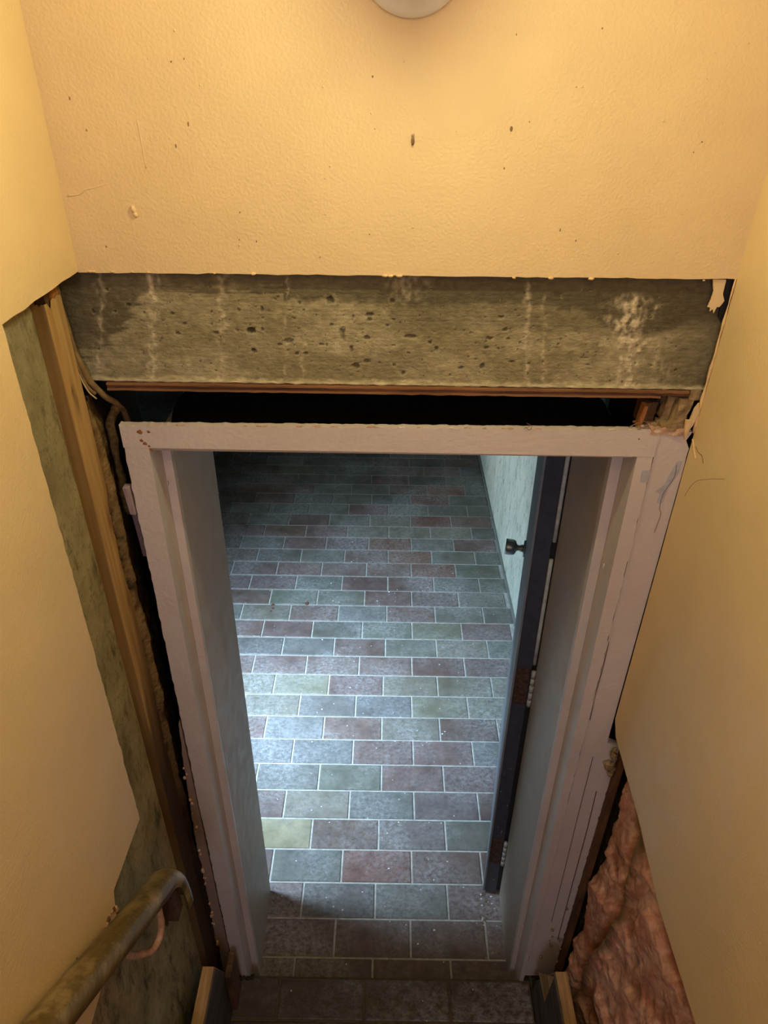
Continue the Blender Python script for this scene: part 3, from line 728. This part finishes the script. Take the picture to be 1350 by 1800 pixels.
for i in range(26):
    b = bmesh.new(); blob(b, (random.uniform(.43, .515), random.uniform(.0, .03), 2.1125+random.uniform(0, .006)), random.uniform(.0015, .004), i, (1.4, 1, .8), 1); bm_obj('rubble_bit', b, M['rubble'] if i % 2 else M['crumb'], rb)
tube('straw', [(.420, .01, 2.113), (.432, .008, 2.122), (.440, .006, 2.124)], .0008, M['rubble'], rb, seg=5)
fl = empty('peeled_paint_flap', 'loose peach flap of torn wall paper hanging at the right end of the beam', 'paint flap')
prism('flap', jag([(.496, 2.367), (.516, 2.367), (.517, 2.345), (.522, 2.335), (.517, 2.325), (.513, 2.325), (.5105, 2.315), (.5075, 2.322), (.504, 2.318), (.503, 2.324), (.4985, 2.325), (.501, 2.337), (.5015, 2.35)], .004, .0006, True), 1, .004, .0065, M['drywall'], fl)
prism('dark_strip', [(.519, 2.367), (.529, 2.367), (.529, 2.30), (.521, 2.31)], 1, .008, .010, M['black'], fl)
# torn paint curls on the right wall next to the casing corner
tube('paint_curl', [(.5295, -.002, 2.098), (.529, -.012, 2.092), (.5285, -.025, 2.083), (.5295, -.032, 2.077)], .0013, M['paper'], wr)
tube('paint_curl', [(.5295, -.02, 2.094), (.5295, -.035, 2.090), (.5295, -.05, 2.092), (.5295, -.062, 2.084)], .0004, M['crack'], wr)
tube('hair_crack', [(.5298, -.03, 2.0), (.5298, -.05, 2.04), (.5298, -.09, 2.07), (.5298, -.14, 2.10)], .00025, M['crack'], wr, seg=5)

# ------------------------------------------------------------------ insulation in the right cavity
def ins(u, v):
    y = -.026-.98*u; z = .10+1.36*v
    n = fbm(y*5+z*1.5, 0, z*4.5-y*1.5); n2 = fbm((y+.35*z)*30, 4, z*8); n3 = fbm((y+.35*z)*110, 9, z*26)
    fold = abs(math.sin((z*1.0+y*1.25)*15+3.2*n))
    x = .572+.022*n+.0045*n2+.003*n3+.009*fold
    # strip of paper and shadow groove running diagonally
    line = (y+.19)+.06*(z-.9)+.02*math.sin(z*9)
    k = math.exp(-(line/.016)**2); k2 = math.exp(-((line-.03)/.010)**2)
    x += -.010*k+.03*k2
    x = max(x, .5445); x += .012*sstep(-.06, -.01, y)
    c = mix3(srgb(212, 150, 128)[:3], srgb(238, 188, 164)[:3], sstep(-.5, .5, n2+.4*n3))
    c = mix3(c, srgb(176, 108, 78)[:3], .7*sstep(.55, 1, fold)*sstep(-.2, .5, n))  # creases between the folds shaded in the colour
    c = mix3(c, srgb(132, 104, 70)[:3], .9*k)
    c = mix3(c, srgb(150, 120, 96)[:3], .5*sstep(.1, .7, fbm(y*8, 21, z*5)))
    return (x, y, z), c
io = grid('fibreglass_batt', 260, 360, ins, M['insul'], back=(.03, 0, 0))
tag(io, 'pink fluffy fibreglass batt exposed low on the right below the cut drywall', 'insulation')
hexa('cardboard', (.562, .576, -.022, .004), (.562, .576, -.018, .004), .2, 1.28, M['raw'])
o = bpy.data.objects['cardboard']; o.name = 'edge_strip'; o.data.materials[0] = M['brownboard']
tag(o, 'narrow brown wood strip between the casing board and the pink insulation', 'strip')
cr = empty('torn_casing_crumbs', 'clump of crumbled plaster where the casing meets the cut right drywall', 'rubble')
for i in range(14):
    b = bmesh.new(); blob(b, (random.uniform(.538, .556), random.uniform(-.014, -.004), random.uniform(1.20, 1.285)), random.uniform(.004, .009), i*5, (1, .8, 1.2), 2); bm_obj('crumb', b, M['rubble'], cr)
for i in range(10):
    b = bmesh.new(); blob(b, (random.uniform(.505, .56), random.uniform(-.02, .0), random.uniform(.3, .62)), random.uniform(.002, .005), i*5, (1, .8, 1.2), 1); bm_obj('crumb', b, M['rubble'], cr)

# ------------------------------------------------------------------ the open door
th = math.radians(12.3)
dm = Matrix.Translation((.392, .365, .012)) @ Matrix.Rotation(math.radians(-.62), 4, 'Y') @ Matrix.Rotation(-th, 4, 'Z')
door = empty('door_1', 'open door seen edge-on at the right jamb, black hinge edge and grey room-side skin', 'door', kind='structure'); door.matrix_world = dm
# local axes: +y runs along the door's width, +x through its thickness (away from the room)
box('door_core', .004, .048, .0, .84, .0, 2.02, M['doorblack'], door, .001)
box('door_skin', .0, .0035, -.0015, .842, .0, 2.02, M['doorgrey'], door, .0008)
hexa('skin_lip', (.0, .0055, -.004, .0), (.0, .0055, -.004, .0), .0, 2.02, M['doorgrey'], door)
for z0, z1 in ((.19, .33), (1.02, 1.165), (1.88, 2.0)):
    box('hinge_leaf', .0075, .046, -.0025, .001, z0, z1, M['rust'], door, .0008)
    for kz in range(5):
        za = z0+(z1-z0)*kz/5
        lathe('hinge_knuckle', [(0, 0), (.0062, 0), (.0062, (z1-z0)/5-.0015), (0, (z1-z0)/5-.0015)], (.0555, -.004, za), (0, 0, 1), M['chip'], door, 14)
for i in range(12):
    b = bmesh.new(); blob(b, (random.uniform(.012, .042), -.001, random.uniform(.05, .75)), random.uniform(.0008, .0016), i, (1, .3, 1.6), 1); bm_obj('paint_chip', b, M['whitebit'], door)
tube('weather_strip', [(.0535, -.003, 1.19), (.0535, -.003, 1.4), (.0535, -.003, 1.56)], .0052, M['weather'], door, 2)
tube('weather_strip', [(.0535, -.003, 1.615), (.0535, -.003, 1.8), (.0535, -.003, 2.02)], .0052, M['weather'], door, 2)
box('gap_blocker', .049, .070, .012, .030, .0, 2.02, M['gapblack'], door)  # black strip added to stand in for the dark hinge gap
kz = 1.03
lathe('knob_rose', [(0, 0), (.033, 0), (.033, .004), (.030, .007), (0, .007)], (0, .775, kz), (-1, 0, 0), M['steel'], door)
lathe('knob', [(0, .006), (.015, .006), (.0145, .013), (.011, .022), (.011, .030), (.016, .034), (.026, .038), (.0295, .044), (.031, .055), (.031, .070), (.030, .075), (.012, .0755), (0, .0755)], (0, .775, kz), (-1, 0, 0), M['steel'], door)

# ------------------------------------------------------------------ the far room
o = box('wall_room_right', XR, XR+.1, .36, YB, -.1, 2.6, M['mint']); tag(o, 'pale mint stained plaster wall of the far room behind the open door', 'wall', kind='structure')
o = box('baseboard_right', XR-.012, XR, .36, YB, .0, .016, M['white_block']); tag(o, 'thin grey mortar fillet along the foot of the mint wall', 'trim', kind='structure')
o = box('wall_room_back', XL2-.1, XR+.1, YB, YB+.1, -.1, 2.6, M['white_block']); tag(o, 'dim far end wall of the tiled room', 'wall', kind='structure')
# left wall with openings for the added windows
wlx = empty('wall_room_left', 'left wall of the far room holding the added windows', 'wall', kind='structure')
NX = -1.35
box('wall_piece', NX-.1, NX, .36, .42, -.1, 2.6, M['white_block'], wlx); box('wall_piece', NX-.1, NX, .70, 2.3, -.1, 2.6, M['white_block'], wlx)
box('wall_piece', NX-.1, NX, .42, .70, -.1, 1.60, M['white_block'], wlx); box('wall_piece', NX-.1, NX, .42, .70, 2.26, 2.6, M['white_block'], wlx)
box('wall_piece', XL2-.1, NX-.1, 2.2, 2.3, -.1, 2.6, M['white_block'], wlx); box('wall_piece', XL2-.1, XL2, 2.3, 2.45, -.1, 2.6, M['white_block'], wlx); box('wall_piece', XL2-.1, XL2, 3.45, YB, -.1, 2.6, M['white_block'], wlx)
box('wall_piece', XL2-.1, XL2, 2.45, 3.45, -.1, .60, M['white_block'], wlx); box('wall_piece', XL2-.1, XL2, 2.45, 3.45, 1.3, 2.6, M['white_block'], wlx)
w2 = empty('added_window_2', 'added low window in the unseen far left wall, behind the mint wall fill light', 'window', kind='structure')  # unseen window added to go with the mint wall fill
for a in ((2.45, 2.49, .6, 1.3), (3.41, 3.45, .6, 1.3), (2.49, 3.41, .6, .64), (2.49, 3.41, 1.26, 1.3)):
    box('window_frame', XL2-.08, XL2-.03, a[0], a[1], a[2], a[3], M['doorgrey'], w2, .003)
box('pane', XL2-.058, XL2-.054, 2.49, 3.41, .64, 1.26, M['glass'], w2)
wn = empty('added_window_1', 'added narrow window in the unseen left wall of the far room', 'window', kind='structure')  # unseen window added, narrowed to set the shadow edge on the floor
for a in ((.42, .45, 1.60, 2.26), (.67, .70, 1.60, 2.26), (.45, .67, 1.60, 1.63), (.45, .67, 2.23, 2.26), (.45, .67, 1.92, 1.94)):
    box('window_frame', NX-.08, NX-.03, a[0], a[1], a[2], a[3], M['doorgrey'], wn, .003)
box('pane', NX-.058, NX-.054, .45, .67, 1.63, 2.23, M['glass'], wn)
o = box('ceiling_room', XL2-.1, XR+.1, .36, YB+.1, 2.5, 2.6, M['white_block']); tag(o, 'ceiling of the far room', 'ceiling', kind='structure')
db = empty('floor_debris', 'scattered white plaster crumbs and grit lying on the tiles', 'debris')
for i in range(60):
    x, y = random.uniform(-.35, .42), random.choice((random.uniform(.1, 1.6), random.uniform(.1, 3.0)))
    b = bmesh.new(); r = random.uniform(.0015, .0040); blob(b, (x, y, r*.5), r, i, (1.2, 1, .6), 1); bm_obj('grit', b, M['whitebit'], db)
for i in range(22):
    x, y = random.uniform(.37, .435), random.uniform(.22, .36)
    b = bmesh.new(); r = random.uniform(.0015, .0045); blob(b, (x, y, r*.5), r, i, (1.2, 1, .6), 1); bm_obj('grit', b, M['whitebit'] if i % 2 else M['rubble'], db)
dk = empty('dark_droppings', 'dark brown spots on the tiles by the left jamb', 'debris')
for (x, y, r) in ((-.742, 1.985, .009), (-.738, 1.955, .008), (-.745, 1.93, .006), (-.55, 2.0, .012)):
    b = bmesh.new(); blob(b, (x+.12, y, .0015), r, x, (1.1, 1, .25), 2); bm_obj('spot', b, M['crack'], dk)

# ------------------------------------------------------------------ handrail on the left
hr = empty('handrail', 'worn olive-brown handrail on the left wall with its end bent down', 'handrail')
outer = [(.029*math.cos(a), .0185*math.sin(a)) for a in [math.pi*i/12 for i in range(13)]]
prof = [(.027, -.016)]+outer+[(-.027, -.016), (-.023, -.016)]+[(-.025*math.cos(a), .0145*math.sin(a)) for a in [math.pi*i/12 for i in range(13)]]+[(.023, -.016)]
path = [Vector((-.44, -2.3, 2.99)), Vector((-.44, -1.2, 2.02)), Vector((-.44, -.712, 1.588)), Vector((-.44, -.5, 1.40)), Vector((-.44, -.34, 1.262)), Vector((-.44, -.30, 1.228)),
        Vector((-.44, -.280, 1.200)), Vector((-.44, -.266, 1.170)), Vector((-.44, -.258, 1.135)), Vector((-.44, -.254, 1.10)), Vector((-.44, -.253, 1.06))]
bm = bmesh.new(); add_sweep(bm, catmull(path, 5), prof, Vector((1, 0, 0)))
bmesh.ops.recalc_face_normals(bm, faces=bm.faces); bm_obj('rail', bm, M['rail'], hr, True)
tube('bracket_arm', [(-.472, -.455, 1.30), (-.468, -.44, 1.22), (-.46, -.415, 1.17), (-.449, -.395, 1.145), (-.442, -.372, 1.142), (-.438, -.358, 1.165), (-.438, -.352, 1.20), (-.438, -.352, 1.25)], .0072, M['pinkpipe'], hr, bump=.0007)
lathe('bracket_plate', [(0, -.004), (.033, -.004), (.033, .004), (.026, .010), (.010, .013), (0, .013)], (-.478, -.455, 1.335), (1, 0, 0), M['pinkpipe'], hr, 24)
box('saddle', -.458, -.424, -.312, -.276, 1.09, 1.188, M['railiron'], hr, .002)
tube('saddle_pin', [(-.458, -.305, 1.10), (-.458, -.302, 1.07), (-.458, -.30, 1.055)], .004, M['railiron'], hr)
# torn paper and plaster round the bracket plate
tn = empty('torn_drywall_collar', 'ragged torn drywall paper around the handrail bracket', 'rubble')
for i in range(24):
    a = i/24*2*math.pi; b = bmesh.new(); blob(b, (-.469, -.458+.034*math.cos(a), 1.345+.036*math.sin(a)), random.uniform(.004, .007), i, (.6, 1, 1), 1); bm_obj('torn_bit', b, M['crumb'] if i % 3 else M['crack'], tn)
o = box('furring_stub', -.5205, -.484, -.66, -.60, .9, 1.31, M['stud']); tag(o, 'short vertical furring strip under the cut drywall behind the handrail', 'stud')

# ------------------------------------------------------------------ bare bulb in its porcelain holder
rot = empty('rotted_jamb_foot', 'dark rotted wood crumbs at the foot of the left door jamb', 'debris')
for i in range(12):
    b = bmesh.new(); blob(b, (random.uniform(-.442, -.40), random.uniform(-.012, -.002), LZ+.004), random.uniform(.003, .008), i, (1.2, 1, .7), 1); bm_obj('rot_crumb', b, M['darkwood'], rot)
lm = empty('wall_lampholder', 'round porcelain lampholder on the wall above the doorway with a bare lit bulb', 'lamp')
lc = (.025, 0.0, 2.759)
lathe('lampholder_base', [(0, -.001), (.071, -.001), (.071, .0035), (.0695, .006), (.064, .011), (.052, .013), (.046, .017), (.036, .022), (.028, .026), (.026, .050), (.022, .054), (0, .054)], lc, (0, -1, 0), M['porcelain'], lm, 56)
lathe('added_extender', [(0, .050), (.020, .050), (.021, .056), (.019, .060), (.019, .098), (.021, .102), (.021, .112), (0, .112)], lc, (0, -1, 0), M['porcelain'], lm, 28)  # unseen extension added so the bulb lights the wall more evenly
lathe('bulb_collar', [(0, .112), (.013, .112), (.015, .124), (.021, .142), (.028, .160), (.034, .176), (.0365, .184), (.0, .185)], lc, (0, -1, 0), M['porcelain'], lm, 32)  # unseen opaque collar, shaped to hold bulb light back from the wall
lathe('bulb_dome', [(.0, .1852), (.036, .1852)]+[(.036*math.cos(a), .186+.036*math.sin(a)) for a in [.157*i for i in range(10)]]+[(0, .222)], lc, (0, -1, 0), M['bulb'], lm, 32)
